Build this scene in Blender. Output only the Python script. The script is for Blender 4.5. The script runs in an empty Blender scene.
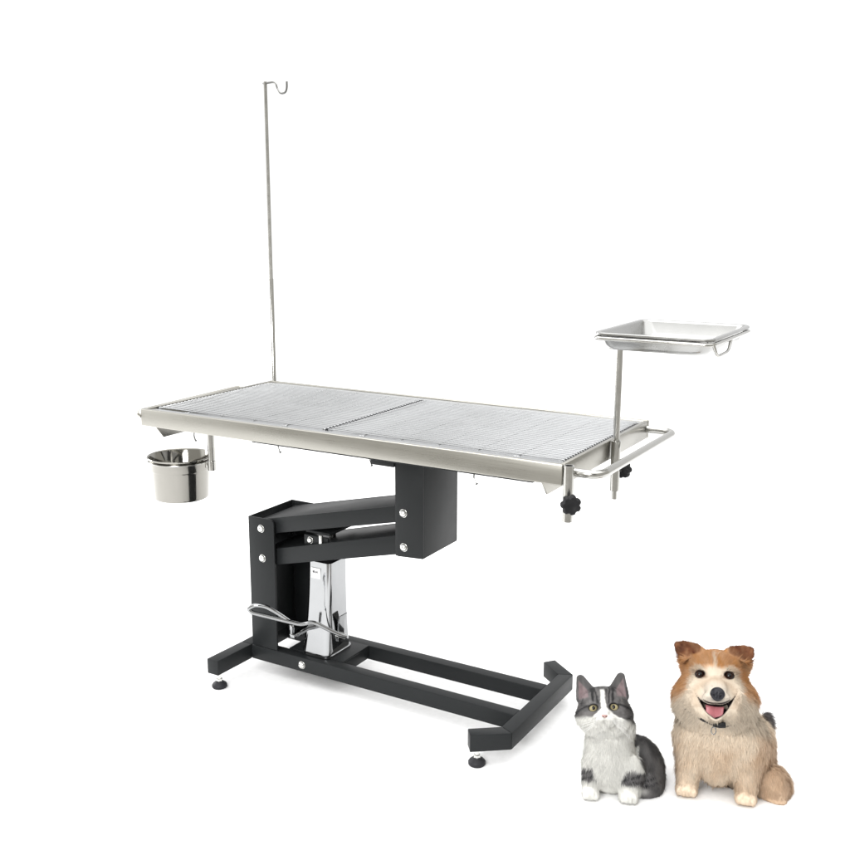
import bpy, bmesh, math, random
import numpy as np
from mathutils import Vector, Matrix

random.seed(7)
RNG = np.random.default_rng(11)
S = bpy.context.scene
COL = S.collection

# ------------------------------------------------------------------ helpers
def link(o, parent=None):
    COL.objects.link(o)
    if parent is not None:
        o.parent = parent
    return o

def thing(name, label, cat, loc=(0, 0, 0), group=None):
    o = bpy.data.objects.new(name, None)
    o.empty_display_size = .05
    o.location = loc
    o['label'] = label
    o['category'] = cat
    if group:
        o['group'] = group
    return link(o)

def mesh_obj(name, bm, mat, parent=None, smooth=True, angle=35):
    me = bpy.data.meshes.new(name)
    bmesh.ops.recalc_face_normals(bm, faces=bm.faces)
    bm.to_mesh(me)
    bm.free()
    me.materials.append(mat)
    if smooth:
        me.polygons.foreach_set('use_smooth', [True] * len(me.polygons))
        me.set_sharp_from_angle(angle=math.radians(angle))
    o = link(bpy.data.objects.new(name, me), parent)
    if parent is not None:                     # geometry is written in world metres
        p = Vector((0, 0, 0))
        q = parent
        while q is not None:
            p += q.location
            q = q.parent
        for v in me.vertices:
            v.co -= p
    return o

def B():
    return bmesh.new()

def add_box(bm, x0, x1, y0, y1, z0, z1, bev=0.002, seg=2):
    t = bmesh.new()
    bmesh.ops.create_cube(t, size=1)
    for v in t.verts:
        v.co = Vector(((x0 + x1) / 2 + v.co.x * (x1 - x0), (y0 + y1) / 2 + v.co.y * (y1 - y0), (z0 + z1) / 2 + v.co.z * (z1 - z0)))
    if bev:
        bmesh.ops.bevel(t, geom=t.edges[:], offset=bev, segments=seg, affect='EDGES', profile=.5)
    merge(bm, t)

def merge(bm, t):
    me = bpy.data.meshes.new('tmp')
    t.to_mesh(me)
    t.free()
    bm.from_mesh(me)
    bpy.data.meshes.remove(me)

def add_prism(bm, pts, z0, z1, bev=0.002, plane='xy', seg=2):
    """polygon extruded along the remaining axis"""
    t = bmesh.new()
    def co(p, z):
        if plane == 'xy':
            return Vector((p[0], p[1], z))
        if plane == 'xz':
            return Vector((p[0], z, p[1]))
        return Vector((z, p[0], p[1]))
    a = [t.verts.new(co(p, z0)) for p in pts]
    b = [t.verts.new(co(p, z1)) for p in pts]
    n = len(pts)
    t.faces.new(a)
    t.faces.new(b[::-1])
    for i in range(n):
        t.faces.new((a[i], b[i], b[(i + 1) % n], a[(i + 1) % n]))
    bmesh.ops.recalc_face_normals(t, faces=t.faces)
    if bev:
        bmesh.ops.bevel(t, geom=t.edges[:], offset=bev, segments=seg, affect='EDGES', profile=.5)
    merge(bm, t)

def fillet(pts, r, n=6, closed=False):
    pts = [Vector(p) for p in pts]
    out = []
    N = len(pts)
    for i in range(N):
        if not closed and i in (0, N - 1):
            out.append(pts[i])
            continue
        p, a, b = pts[i], pts[i - 1], pts[(i + 1) % N]
        da, db = (a - p), (b - p)
        rr = min(r, da.length * .49, db.length * .49)
        A, Bp = p + da.normalized() * rr, p + db.normalized() * rr
        for k in range(n + 1):
            t = k / n
            out.append((1 - t) ** 2 * A + 2 * t * (1 - t) * p + t * t * Bp)
    return out

def add_tube(bm, pts, r, seg=14, closed=False, cap=True):
    pts = [Vector(p) for p in pts]
    rr = r if isinstance(r, (list, tuple)) else [r] * len(pts)
    n = len(pts)
    tang = []
    for i in range(n):
        if closed:
            t = pts[(i + 1) % n] - pts[i - 1]
        else:
            t = pts[min(i + 1, n - 1)] - pts[max(i - 1, 0)]
        tang.append(t.normalized())
    up = Vector((0, 0, 1)) if abs(tang[0].z) < .9 else Vector((1, 0, 0))
    u = tang[0].cross(up).normalized()
    rings = []
    for i in range(n):
        u = (u - tang[i] * u.dot(tang[i])).normalized()
        w = tang[i].cross(u)
        rings.append([bm.verts.new(pts[i] + (u * math.cos(2 * math.pi * k / seg) + w * math.sin(2 * math.pi * k / seg)) * rr[i]) for k in range(seg)])
    m = n if closed else n - 1
    for i in range(m):
        a, b = rings[i], rings[(i + 1) % n]
        for k in range(seg):
            bm.faces.new((a[k], a[(k + 1) % seg], b[(k + 1) % seg], b[k]))
    if cap and not closed:
        bm.faces.new(rings[0][::-1])
        bm.faces.new(rings[-1])

def add_lathe(bm, prof, c=(0, 0, 0), seg=48, axis='z'):
    rings = []
    for r, z in prof:
        ring = []
        for k in range(seg):
            a = 2 * math.pi * k / seg
            x, y = r * math.cos(a), r * math.sin(a)
            p = {'z': (x, y, z), 'y': (x, z, y), 'x': (z, x, y)}[axis]
            ring.append(bm.verts.new(Vector(p) + Vector(c)))
        rings.append(ring)
    for a, b in zip(rings[:-1], rings[1:]):
        for k in range(seg):
            bm.faces.new((a[k], a[(k + 1) % seg], b[(k + 1) % seg], b[k]))
    for ring, pr in ((rings[0], prof[0]), (rings[-1], prof[-1])):
        if pr[0] > 1e-5:
            bm.faces.new(ring)
    bmesh.ops.remove_doubles(bm, verts=bm.verts, dist=1e-6)

# ---------------------------------------------------------------- materials
def mat(name):
    m = bpy.data.materials.new(name)
    m.use_nodes = True
    return m, m.node_tree.nodes, m.node_tree.links, m.node_tree.nodes['Principled BSDF']

def steel(name, col=(.62, .61, .585), rough=.26, streak=(3, 3, 160), bump=.02, rvar=.10):
    m, N, L, b = mat(name)
    b.inputs['Metallic'].default_value = 1
    tc = N.new('ShaderNodeTexCoord')
    mp = N.new('ShaderNodeMapping')
    mp.inputs['Scale'].default_value = streak
    nz = N.new('ShaderNodeTexNoise')
    nz.inputs['Scale'].default_value = 6
    nz.inputs['Detail'].default_value = 5
    L.new(tc.outputs['Object'], mp.inputs['Vector'])
    L.new(mp.outputs['Vector'], nz.inputs['Vector'])
    big = N.new('ShaderNodeTexNoise')
    big.inputs['Scale'].default_value = 5
    big.inputs['Detail'].default_value = 3
    L.new(tc.outputs['Object'], big.inputs['Vector'])
    ad = N.new('ShaderNodeMath'); ad.operation = 'ADD'
    L.new(nz.outputs['Fac'], ad.inputs[0]); L.new(big.outputs['Fac'], ad.inputs[1])
    mr = N.new('ShaderNodeMapRange')
    mr.inputs['From Min'].default_value = .7; mr.inputs['From Max'].default_value = 1.3
    mr.inputs['To Min'].default_value = max(.02, rough - rvar); mr.inputs['To Max'].default_value = rough + rvar
    L.new(ad.outputs[0], mr.inputs['Value'])
    L.new(mr.outputs[0], b.inputs['Roughness'])
    mx = N.new('ShaderNodeMix'); mx.data_type = 'RGBA'
    mx.inputs['A'].default_value = (*[c * .93 for c in col], 1)
    mx.inputs['B'].default_value = (*[min(1, c * 1.05) for c in col], 1)
    L.new(nz.outputs['Fac'], mx.inputs['Factor'])
    L.new(mx.outputs['Result'], b.inputs['Base Color'])
    if bump:
        bp = N.new('ShaderNodeBump')
        bp.inputs['Strength'].default_value = bump
        bp.inputs['Distance'].default_value = .002
        L.new(nz.outputs['Fac'], bp.inputs['Height'])
        L.new(bp.outputs[0], b.inputs['Normal'])
    return m

def paint(name, col, rough=.42, bump=.05, scale=420):
    m, N, L, b = mat(name)
    b.inputs['Specular IOR Level'].default_value = .16
    tc = N.new('ShaderNodeTexCoord')
    nz = N.new('ShaderNodeTexNoise'); nz.inputs['Scale'].default_value = scale; nz.inputs['Detail'].default_value = 2
    big = N.new('ShaderNodeTexNoise'); big.inputs['Scale'].default_value = 9; big.inputs['Detail'].default_value = 6
    L.new(tc.outputs['Object'], nz.inputs['Vector']); L.new(tc.outputs['Object'], big.inputs['Vector'])
    mx = N.new('ShaderNodeMix'); mx.data_type = 'RGBA'
    mx.inputs['A'].default_value = (*[c * .85 for c in col], 1); mx.inputs['B'].default_value = (*[c * 1.15 for c in col], 1)
    L.new(big.outputs['Fac'], mx.inputs['Factor']); L.new(mx.outputs['Result'], b.inputs['Base Color'])
    mr = N.new('ShaderNodeMapRange'); mr.inputs['To Min'].default_value = rough - .08; mr.inputs['To Max'].default_value = rough + .1
    L.new(big.outputs['Fac'], mr.inputs['Value']); L.new(mr.outputs[0], b.inputs['Roughness'])
    bp = N.new('ShaderNodeBump'); bp.inputs['Strength'].default_value = bump; bp.inputs['Distance'].default_value = .0006
    L.new(nz.outputs['Fac'], bp.inputs['Height']); L.new(bp.outputs[0], b.inputs['Normal'])
    return m

def plain(name, col, rough=.5, metal=0, coat=0, sss=0):
    m, N, L, b = mat(name)
    nz = N.new('ShaderNodeTexNoise'); nz.inputs['Scale'].default_value = 60
    tc = N.new('ShaderNodeTexCoord'); L.new(tc.outputs['Object'], nz.inputs['Vector'])
    mx = N.new('ShaderNodeMix'); mx.data_type = 'RGBA'
    mx.inputs['A'].default_value = (*[c * .92 for c in col], 1); mx.inputs['B'].default_value = (*[min(1, c * 1.06) for c in col], 1)
    L.new(nz.outputs['Fac'], mx.inputs['Factor']); L.new(mx.outputs['Result'], b.inputs['Base Color'])
    b.inputs['Roughness'].default_value = rough
    b.inputs['Metallic'].default_value = metal
    b.inputs['Coat Weight'].default_value = coat
    b.inputs['Coat Roughness'].default_value = .03
    return m

def coat_mat(name, rough=.75, sheen=.15, through=0):
    m, N, L, b = mat(name)
    at = N.new('ShaderNodeAttribute'); at.attribute_name = 'coat'
    L.new(at.outputs['Color'], b.inputs['Base Color'])
    b.inputs['Roughness'].default_value = rough
    b.inputs['Specular IOR Level'].default_value = .2
    b.inputs['Sheen Weight'].default_value = sheen
    if through:                      # hair lets part of the light through
        tl = N.new('ShaderNodeBsdfTranslucent'); L.new(at.outputs['Color'], tl.inputs['Color'])
        ms = N.new('ShaderNodeMixShader'); ms.inputs['Fac'].default_value = through
        L.new(b.outputs[0], ms.inputs[1]); L.new(tl.outputs[0], ms.inputs[2])
        L.new(ms.outputs[0], N['Material Output'].inputs['Surface'])
    return m

BRUSH = steel('brushed_steel', (.345, .336, .306), .30, (2, 60, 160), 0, .05)
PAN = steel('pan_steel', (.46, .465, .47), .38, (2, 40, 40), 0, .03)
WIRE = steel('wire_steel', (.44, .445, .45), .28, (2, 2, 2), 0, .08)
TUBE = steel('tube_steel', (.43, .425, .405), .20, (8, 8, 8), .0, .06)
TRAYM = steel('tray_steel', (.36, .36, .352), .22, (4, 4, 4), .0, .08)
PAIL = steel('pail_steel', (.27, .262, .24), .10, (6, 6, 3), .0, .05)
HOOKW = steel('dull_wire', (.20, .20, .195), .3, (5, 5, 5), 0, .06)
CHROME = steel('chrome', (.33, .335, .34), .07, (6, 6, 6), 0, .04)
BLACK = paint('black_powder_coat', (.0150, .0164, .0172), .42)
PLASTIC = paint('black_plastic', (.012, .012, .013), .5, .1, 900)
RUBBER = paint('dark_rubber', (.022, .022, .025), .48, .04, 900)
ZINC = steel('zinc_bolt', (.72, .72, .70), .28, (5, 5, 5), 0, .08)
STICKER = plain('white_sticker', (.78, .78, .78), .5)
INK = plain('dark_ink', (.03, .03, .035), .5)

# ------------------------------------------------------------------ constants measured for the place
H, W, LT, RIMH = .8272, .5857, 1.30, .049
M = W / 2
HB, BB = .0902, .0440            # top and underside of the base tubes

# ------------------------------------------------------------------ setting
bm = B()
fw2 = Vector((-.5115, .8593, 0)); rt2 = Vector((.8593, .5115, 0)); c0 = Vector((.65, .3, 0))
vs = [bm.verts.new(c0 + rt2 * a + fw2 * b) for a, b in ((-5, -1.3), (5, -1.3), (5, 9), (-5, 9))]
bm.faces.new(vs)
floor = mesh_obj('studio_floor', bm, plain('white_floor_paper', (.87, .87, .87), .9), None, False)
floor['kind'] = 'structure'

# ------------------------------------------------------------------ the table
T = thing('treatment_table', 'steel topped veterinary table on a black offset pedestal with hydraulic foot pump', 'table', (.65, M, 0))

def dome_bolt(x, y, z, parent, r=.0105):
    b = B()
    add_lathe(b, [(.0, -.0085), (r * .45, -.0078), (r * .8, -.0055), (r, -.0025), (r, .0), (r * 1.12, .0), (r * 1.12, .0015), (0, .0015)], (x, y, z), 20, 'y')
    return mesh_obj('bolt', b, ZINC, parent)

# base: left cross beam is two legs and the rails start from it
YF, YR = .1882, .3975
LX0, LX1 = .180, .219
for y0, y1 in ((.040, YF), (YR, W - .040)):
    b = B()
    add_prism(b, [(LX0 - (.006 if y0 < .1 else 0), y0), (LX1 - (.004 if y0 < .1 else 0), y0), (LX1, y1), (LX0, y1)] if y0 < .1 else
              [(LX0, y0), (LX1, y0), (LX1 - .004, y1), (LX0 - .006, y1)], BB, HB, .0025)
    leg = mesh_obj('leg', b, BLACK, T)
    fy = y0 + .018 if y0 < .1 else y1 - .018
    b = B()
    add_lathe(b, [(.0, .0), (.0205, .0), (.0225, .003), (.0225, .008), (.019, .013), (.012, .0175), (.0105, .020), (.0, .020)], (.203, fy, 0), 32)
    ft = mesh_obj('levelling_foot', b, RUBBER, leg)
    b = B()
    add_lathe(b, [(0, .020), (.0095, .020), (.0095, .027), (.0065, .0275), (.0065, BB - .0005), (0, BB - .0005)], (.203, fy, 0), 6)
    mesh_obj('stud', b, ZINC, leg)
b = B(); add_box(b, LX0, LX1, YF + .0005, YR - .0005, BB, HB, .0025); mesh_obj('cross_beam', b, BLACK, T)

# right cross beam with two splayed stubs
out = [Vector((1.057, .031)), Vector((1.142, .096)), Vector((1.142, W - .096)), Vector((1.057, W - .031))]
def offs(pl, w):
    res = []
    n = []
    for a, c in zip(pl[:-1], pl[1:]):
        d = (c - a).normalized(); n.append(Vector((-d.y, d.x)))
    res.append(pl[0] + n[0] * w)
    for i in range(1, len(pl) - 1):
        k = (n[i - 1] + n[i]).normalized(); res.append(pl[i] + k * (w / k.dot(n[i])))
    res.append(pl[-1] + n[-1] * w)
    return res
inn = offs(out, .038)
b = B(); add_prism(b, [out[1], out[2], inn[2], inn[1]], BB, HB, .0025); mesh_obj('cross_beam', b, BLACK, T)
for i, j, fx, fy in ((0, 1, 1.083, .071), (3, 2, 1.083, W - .071)):
    b = B(); add_prism(b, [out[i], out[j], inn[j], inn[i]], BB, HB, .0025)
    leg = mesh_obj('leg', b, BLACK, T)
    fc = (out[i] + inn[i]) / 2 * .78 + (out[j] + inn[j]) / 2 * .22
    b = B()
    add_lathe(b, [(.0, .0), (.0205, .0), (.0225, .003), (.0225, .008), (.019, .013), (.012, .0175), (.0105, .020), (.0, .020)], (fc.x, fc.y, 0), 32)
    mesh_obj('levelling_foot', b, RUBBER, leg)
    b = B()
    add_lathe(b, [(0, .020), (.0095, .020), (.0095, .027), (.0065, .0275), (.0065, BB - .0005), (0, BB - .0005)], (fc.x, fc.y, 0), 6)
    mesh_obj('stud', b, ZINC, leg)
for y0, y1 in ((YF, YF + .036), (YR - .036, YR)):
    b = B(); add_box(b, LX1 + .0008, 1.1035, y0, y1, BB + .0004, HB - .0012, .0025)
    rail = mesh_obj('base_rail', b, BLACK, T)
    if y0 < .2:
        dome_bolt(.409, YF - .0006, .066, rail)

# pedestal column: a channel open to the right
b = B()
add_prism(b, [(.2235, HB + .0005), (.318, HB + .0005), (.318, .486), (.312, .494), (.305, .4955), (.2235, .4955)], YF, YF + .006, .001, 'xz')
add_box(b, .2235, .2285, YF + .0062, YR - .0062, HB + .0005, .4955, .001)
add_prism(b, [(.2235, HB + .0005), (.318, HB + .0005), (.318, .486), (.312, .494), (.305, .4955), (.2235, .4955)], YR - .006, YR, .001, 'xz')
column = mesh_obj('pedestal_column', b, BLACK, T)
dome_bolt(.271, YF - .0004, .4635, column)
dome_bolt(.273, YF - .0004, .3725, column)

# parallel arms: inverted channels
AY0, AY1 = .2045, .3810
def arm(name, x0, zt0, zb0, x1, zt1, zb1):
    b = B()
    k = (zt1 - zt0) / (x1 - x0)
    f = lambda x, z0: z0 + k * (x - x0)
    add_prism(b, [(x0, zb0), (x1, zb1), (x1, zt1), (x0, zt0)], AY0, AY0 + .004, .0012, 'xz')
    add_prism(b, [(x0, zb0), (x1, zb1), (x1, zt1), (x0, zt0)], AY1 - .004, AY1, .0012, 'xz')
    add_prism(b, [(x0, zt0 - .0045), (x1, zt1 - .0045), (x1, zt1 - .0005), (x0, zt0 - .0005)], AY0 + .0042, AY1 - .0042, .0008, 'xz')
    return mesh_obj(name, b, BLACK, T)
arm('upper_arm', .250, .4845, .4375, .790, .6105, .5645)
arm('lower_arm', .250, .3880, .3390, .790, .5290, .4740)

# mast: channel open to the left
b = B()
MX0, MX1, MY0, MY1 = .732, .820, .1982, .3873
poly = [(MX0, .459), (.742, .4575), (MX1 - .0002, .4625), (MX1 - .0002, .744), (MX0, .744)]
add_prism(b, poly, MY0, MY0 + .005, .001, 'xz')
add_prism(b, poly, MY1 - .005, MY1, .001, 'xz')
add_box(b, MX1 - .005, MX1, MY0 + .0052, MY1 - .0052, .4625, .744, .001)
mast = mesh_obj('mast_box', b, BLACK, T)
dome_bolt(.758, MY0 - .0004, .582, mast)
dome_bolt(.759, MY0 - .0004, .486, mast)
b = B(); add_box(b, .655, .812, .192, .394, .7445, .762, .002); add_box(b, .655, .731, .194, .392, .706, .724, .002)
add_box(b, .655, .662, .194, .392, .7245, .7443, .001)
mesh_obj('mounting_plate', b, BLACK, T)

# hydraulic pump
b = B(); add_box(b, .335, .532, YF + .0365, YR - .0365, .0835, .0905, .0015); add_box(b, .527, .532, YF + .0365, YR - .0365, .050, .0832, .001)
mesh_obj('base_plate', b, BLACK, T)
def ring_rr(cx, cy, hx, hy, z, r, n=7):
    pts = []
    for sx, sy, a0 in ((1, 1, 0), (-1, 1, 90), (-1, -1, 180), (1, -1, 270)):
        for k in range(n):
            a = math.radians(a0 + 90 * k / (n - 1))
            pts.append(Vector((cx + sx * (hx - r) + r * math.cos(a), cy + sy * (hy - r) + r * math.sin(a), z)))
    return pts
def loft(bm, rings, cap0=True, cap1=True):
    vr = [[bm.verts.new(p) for p in r] for r in rings]
    n = len(vr[0])
    for a, c in zip(vr[:-1], vr[1:]):
        for k in range(n):
            bm.faces.new((a[k], a[(k + 1) % n], c[(k + 1) % n], c[k]))
    if cap0: bm.faces.new(vr[0])
    if cap1: bm.faces.new(vr[-1])
PX, PY = .4375, .288
b = B()
rs = []
for t in np.linspace(0, 1, 22):
    z = .0985 + t * (.373 - .0985)
    fl = (1 - t) ** 3
    hx = .0405 + .0035 * (1 - t) + .009 * fl
    hy = .046 + .009 * (1 - t) + .006 * fl
    rs.append(ring_rr(PX + .001 * (1 - t) - .004 * fl, PY - .012 * (1 - t), hx, hy, z, .014 + .010 * (1 - t)))
rs.append(ring_rr(PX, PY, .0385, .045, .373, .013))
rs.append(ring_rr(PX, PY, .0385, .045, .362, .013))
loft(b, rs, True, True)
pump = mesh_obj('hydraulic_pump', b, CHROME, T, True, 50)
b = B(); loft(b, [ring_rr(PX + .003, PY - .012, .0505, .065, .0908, .024), ring_rr(PX + .003, PY - .012, .0505, .065, .0975, .024), ring_rr(PX + .003, PY - .012, .0495, .064, .0982, .024)])
mesh_obj('foot_flange', b, CHROME, pump)
b = B(); add_lathe(b, [(0, .3625), (.033, .3625), (.033, .385), (.022, .388), (0, .388)], (PX, PY, 0), 28); mesh_obj('pump_cap', b, PLASTIC, pump)
b = B(); add_lathe(b, [(0, .3885), (.010, .3885), (.010, .487), (0, .487)], (PX + .02, PY, 0), 20); mesh_obj('piston_rod', b, TUBE, pump)
b = B(); add_box(b, PX - .03, PX + .055, PY - .072, PY - .064, .432, .462, .002); add_box(b, PX - .03, PX + .055, PY - .0637, PY + .064, .466, .474, .002); mesh_obj('lift_bracket', b, BLACK, T)
dome_bolt(PX - .008, PY - .0725, .447, T, .009)
b = B(); add_box(b, PX + .030, PX + .040, PY - .082, PY - .073, .430, .470, .002); mesh_obj('lift_pin', b, ZINC, T)
# sticker with its dark marks on the front of the shroud, and the release tab on the right
zs = .335; ts = (zs - .0985) / (.373 - .0985)
ysf = PY - .012 * (1 - ts) - (.046 + .009 * (1 - ts) + .006 * (1 - ts) ** 3) - .0006
b = B(); add_box(b, .413, .446, ysf - .0003, ysf + .0012, .322, .3555, 0)
stick = mesh_obj('label_sticker', b, STICKER, pump, False)
b = B()
for x0, x1, z0, z1 in ((.4195, .4215, .340, .347), (.4222, .4236, .341, .3465), (.4242, .4262, .340, .347), (.4275, .4287, .340, .342), (.4300, .4320, .340, .347), (.4326, .4342, .3425, .3445), (.4348, .4366, .340, .347)):
    add_box(b, x0, x1, ysf - .0009, ysf - .0005, z0, z1, 0)
mesh_obj('printed_marks', b, INK, stick, False)
b = B()
loft(b, [[Vector((x, y, z)) for x, y, z in r] for r in (
    [(.486, .262, .130), (.490, .262, .130), (.490, .290, .130), (.486, .290, .130)],
    [(.489, .262, .190), (.493, .262, .190), (.493, .290, .190), (.489, .290, .190)],
    [(.497, .258, .212), (.501, .258, .212), (.501, .294, .212), (.497, .294, .212)])])
mesh_obj('release_tab', b, CHROME, pump)

# foot pedal: one bent rod
b = B()
path = fillet([(.532, .242, .163), (.520, .225, .172), (.474, .160, .2255), (.447, .140, .2185), (.351, .040, .270), (.342, .036, .281), (.360, .044, .293), (.384, .060, .289), (.402, .090, .262), (.424, .124, .2255)], .014, 6)
add_tube(b, path, .0060, 16)
pedal = mesh_obj('foot_pedal', b, CHROME, T)
b = B(); add_lathe(b, [(0, .0), (.009, .0), (.009, .028), (0, .028)], (.500, .242, .163), 16, 'x'); mesh_obj('pivot_boss', b, ZINC, pedal)
b = B(); add_box(b, .396, .414, .150, .226, .163, .176, .003); add_box(b, .400, .410, .146, .158, .1765, .206, .003); mesh_obj('pedal_lug', b, CHROME, pedal)

# table top
b = B()
t = .012
z0, z1 = H - RIMH, H
def wall_profile(flip):
    pass
add_box(b, 0, LT, 0, t, z0, z1, .0028, 3)
add_box(b, 0, LT, W - t, W, z0, z1, .0028, 3)
add_box(b, 0.0004, t, t + .0003, W - t - .0003, z0 + .0005, z1 - .0006, .002, 2)
add_box(b, LT - t, LT - .0004, t + .0003, W - t - .0003, z0 + .0005, z1 - .0006, .002, 2)
rim = mesh_obj('table_frame', b, BRUSH, T)
b = B()
for p, q in (((t + .0005, H - .0065), (.052, H - .0065)),):
    pass
prof = [(t + .0004, H - .004), (.050, H - .007), (.054, H - .010), (.060, H - .034), (M, H - .040), (W - .060, H - .034), (W - .054, H - .010), (W - .050, H - .007), (W - t - .0004, H - .004)]
low = [(y, z - .0012) for y, z in prof]
ra = [Vector((t + .0005, y, z)) for y, z in prof + low[::-1]]
rb = [Vector((LT - t - .0005, y, z)) for y, z in prof + low[::-1]]
loft(b, [ra, rb])
mesh_obj('drip_pan', b, PAN, T, True, 30)
for x in (.030, 1.238):
    b = B(); add_prism(b, [(.018, H - RIMH + .003), (.053, .738), (W - .053, .738), (W - .018, H - RIMH + .003)], x, x + .004, .0008, 'yz')
    mesh_obj('cross_bearer', b, BRUSH, T)
for y0, y1 in ((.008, .030), (W - .030, W - .008)):  # added black strips, drawing the dark shadow line under the rim
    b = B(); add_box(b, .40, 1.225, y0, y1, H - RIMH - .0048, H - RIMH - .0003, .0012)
    mesh_obj('rim_shadow_strip', b, BLACK, T)
# grate hooks under the front rim
for x, z in ((.186, .762), (.483, .765), (.772, .766), (1.069, .759)):
    b = B(); add_tube(b, fillet([(x, .020, H - RIMH + .004), (x - .002, .018, z + .004), (x + .006, .016, z - .012), (x + .010, .014, z - .008)], .004, 4), .0022, 8)
    mesh_obj('wire_hook', b, HOOKW, T)

# push handle at the right end
b = B()
add_tube(b, fillet([(1.3002, .028, .806), (1.378, .028, .806), (1.378, .562, .806), (1.3002, .562, .806)], .05, 10), .0100, 18)
mesh_obj('push_handle', b, TUBE, T)
b = B()
add_tube(b, fillet([(.0, .006, .806), (-.012, .004, .812), (-.0125, .02, .816), (-.0125, .40, .822), (-.0125, .44, .822), (.0, .45, .822)], .010, 6), .0078, 14)
mesh_obj('end_rail', b, BRUSH, T)

# sockets with star knobs
def star(bm, c, axis, r=.0235, th=.020, n=7):
    """lobed hand knob; axis is the direction its face looks"""
    ax = Vector(axis).normalized()
    u = ax.cross(Vector((0, 0, 1))).normalized()
    w = ax.cross(u)
    rings = []
    for s, o in ((.80, 0), (.97, .0025), (1.0, .006), (1.0, th - .007), (.95, th - .003), (.80, th), (.45, th - .001), (.30, th - .003)):
        ring = []
        for k in range(84):
            a = 2 * math.pi * k / 84
            lob = .93 + .085 * math.cos(n * a) - .02 * math.cos(2 * n * a)
            if s < .6: lob = 1
            ring.append(Vector(c) + (u * math.cos(a) + w * math.sin(a)) * r * s * lob + ax * o)
        rings.append(ring)
    loft(bm, rings)
def socket(x, y, z0, z1, kdir, kz, name='socket_clamp'):
    b = B()
    ri, ro = .0088, .0118
    add_lathe(b, [(ri, z0), (ro, z0), (ro, z1), (ri, z1), (ri, z0)], (x, y, 0), 28)
    s = mesh_obj(name, b, TUBE, T)
    k = Vector(kdir).normalized()
    b = B(); p = Vector((x, y, kz))
    add_tube(b, [p + k * .010, p + k * .026], .0055, 12)
    mesh_obj('knob_screw', b, ZINC, s)
    b = B(); star(b, p + k * .0255, k)
    mesh_obj('star_knob', b, PLASTIC, s, True, 40)
    return s
socket(1.3130, .006, .697, .826, (.55, -.84, 0), .7455)
socket(1.3130, .300, .700, .826, (.22, .97, 0), .748)
socket(.004, W + .0122, .715, .818, (-.3, .95, 0), .74)
socket(-.0130, .300, .612, .818, (-.1, .99, 0), .715)

# ------------------------------------------------------------------ wire grates
def grate(x0, x1, label):
    g = thing('wire_grate', label, 'wire grate', ((x0 + x1) / 2, M, H - .006), 'wire grates lying in the table top')
    ys = np.linspace(.056, W - .044, 34)
    b = B()
    for k, y in enumerate(ys):
        add_tube(b, [(x0, y, H - .0105), (x0 + .0012, y, H - .0045), (x0 + .004, y, H - .0022), (x1 - .004, y, H - .0022), (x1 - .0012, y, H - .0045), (x1, y, H - .0105)], .0016, 6)
    mesh_obj('wire_bars', b, WIRE, g)
    for x in (x0 - .0012, x1 + .0012):
        b = B(); add_tube(b, [(x, .054, H - .0052), (x, W - .042, H - .0052)], .0026, 8)
        mesh_obj('dark_gap_strip', b, RUBBER, g)  # added dark strip over the bright wire ends, drawing shaded gaps
    n = max(5, int((x1 - x0) / .11))
    for k in range(n + 1):
        x = x0 + .007 + (x1 - x0 - .014) * k / n
        b = B()
        if k in (1, n - 1):   # these reach forward and rest on the front ledge
            add_tube(b, fillet([(x, .040, H - .0055), (x, .052, H - .0056), (x, W - .042, H - .0056)], .004), .0019, 8)
            add_tube(b, [(x - .008, .041, H - .0054), (x + .008, .041, H - .0054)], .0017, 8)
        else:
            add_tube(b, [(x, .053, H - .0056), (x, W - .042, H - .0056)], .0019, 8)
        mesh_obj('cross_rod', b, WIRE, g)
    return g
grate(.018, .610, 'wire grate covering the left half of the table top, near the tall hooked pole')
grate(.6185, 1.2830, 'wire grate covering the right half of the table top, near the raised tray')

# ------------------------------------------------------------------ IV pole
px, py = .004, W + .0122
P = thing('drip_pole', 'tall thin steel drip pole with a hook, standing at the rear left table corner', 'drip pole', (px, py, .70))
b = B()
add_tube(b, [(px, py, .702), (px, py, 1.16), (px, py, 1.162), (px, py, 1.772), (px, py, 1.776)], [.0078, .0078, .0064, .0058, .0045], 18)
mesh_obj('pole', b, TUBE, P)
hx = px
b = B()
add_tube(b, fillet([(hx - .008, py, 1.770), (hx + .040, py, 1.7725), (hx + .048, py, 1.748), (hx + .061, py, 1.735), (hx + .080, py, 1.738), (hx + .085, py, 1.752), (hx + .085, py, 1.771)], .012, 6), .0033, 10)
mesh_obj('hook', b, HOOKW, P)

# ------------------------------------------------------------------ tray stand and tray
sx, sy = 1.3130, .300
st = thing('tray_stand', 'slim steel post with a rectangular tray holder, rising beside the push handle', 'tray stand', (sx, sy, .68))
b = B()
add_tube(b, [(sx, sy, .678), (sx, sy, .700), (sx, sy, .7005), (sx, sy, 1.058)], [.0070, .0070, .0082, .0082], 18)
mesh_obj('post', b, TUBE, st)
TX0, TX1, TY0, TY1, TZ = 1.278, 1.562, .208, .552, 1.1000
def rr_path(x0, x1, y0, y1, z, r, n=8):
    return fillet([(x0, y0, z), (x1, y0, z), (x1, y1, z), (x0, y1, z)], r, n, True)
b = B()
add_tube(b, rr_path(TX0 + .002, TX1 - .002, TY0 + .002, TY1 - .002, TZ - .0125, .024), .0048, 12, True)
hf = mesh_obj('holder_frame', b, TUBE, st)
b = B(); add_box(b, sx - .016, sx + .03, sy - .030, TY1 - .03, 1.0550, 1.0582, .001)
add_tube(b, fillet([(sx, TY1 - .034, 1.0566), (sx, TY1 - .008, 1.0566), (sx, TY1 - .002, TZ - .0135)], .012), .0034, 10)
mesh_obj('support_strap', b, TUBE, st)
b = B()
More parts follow.
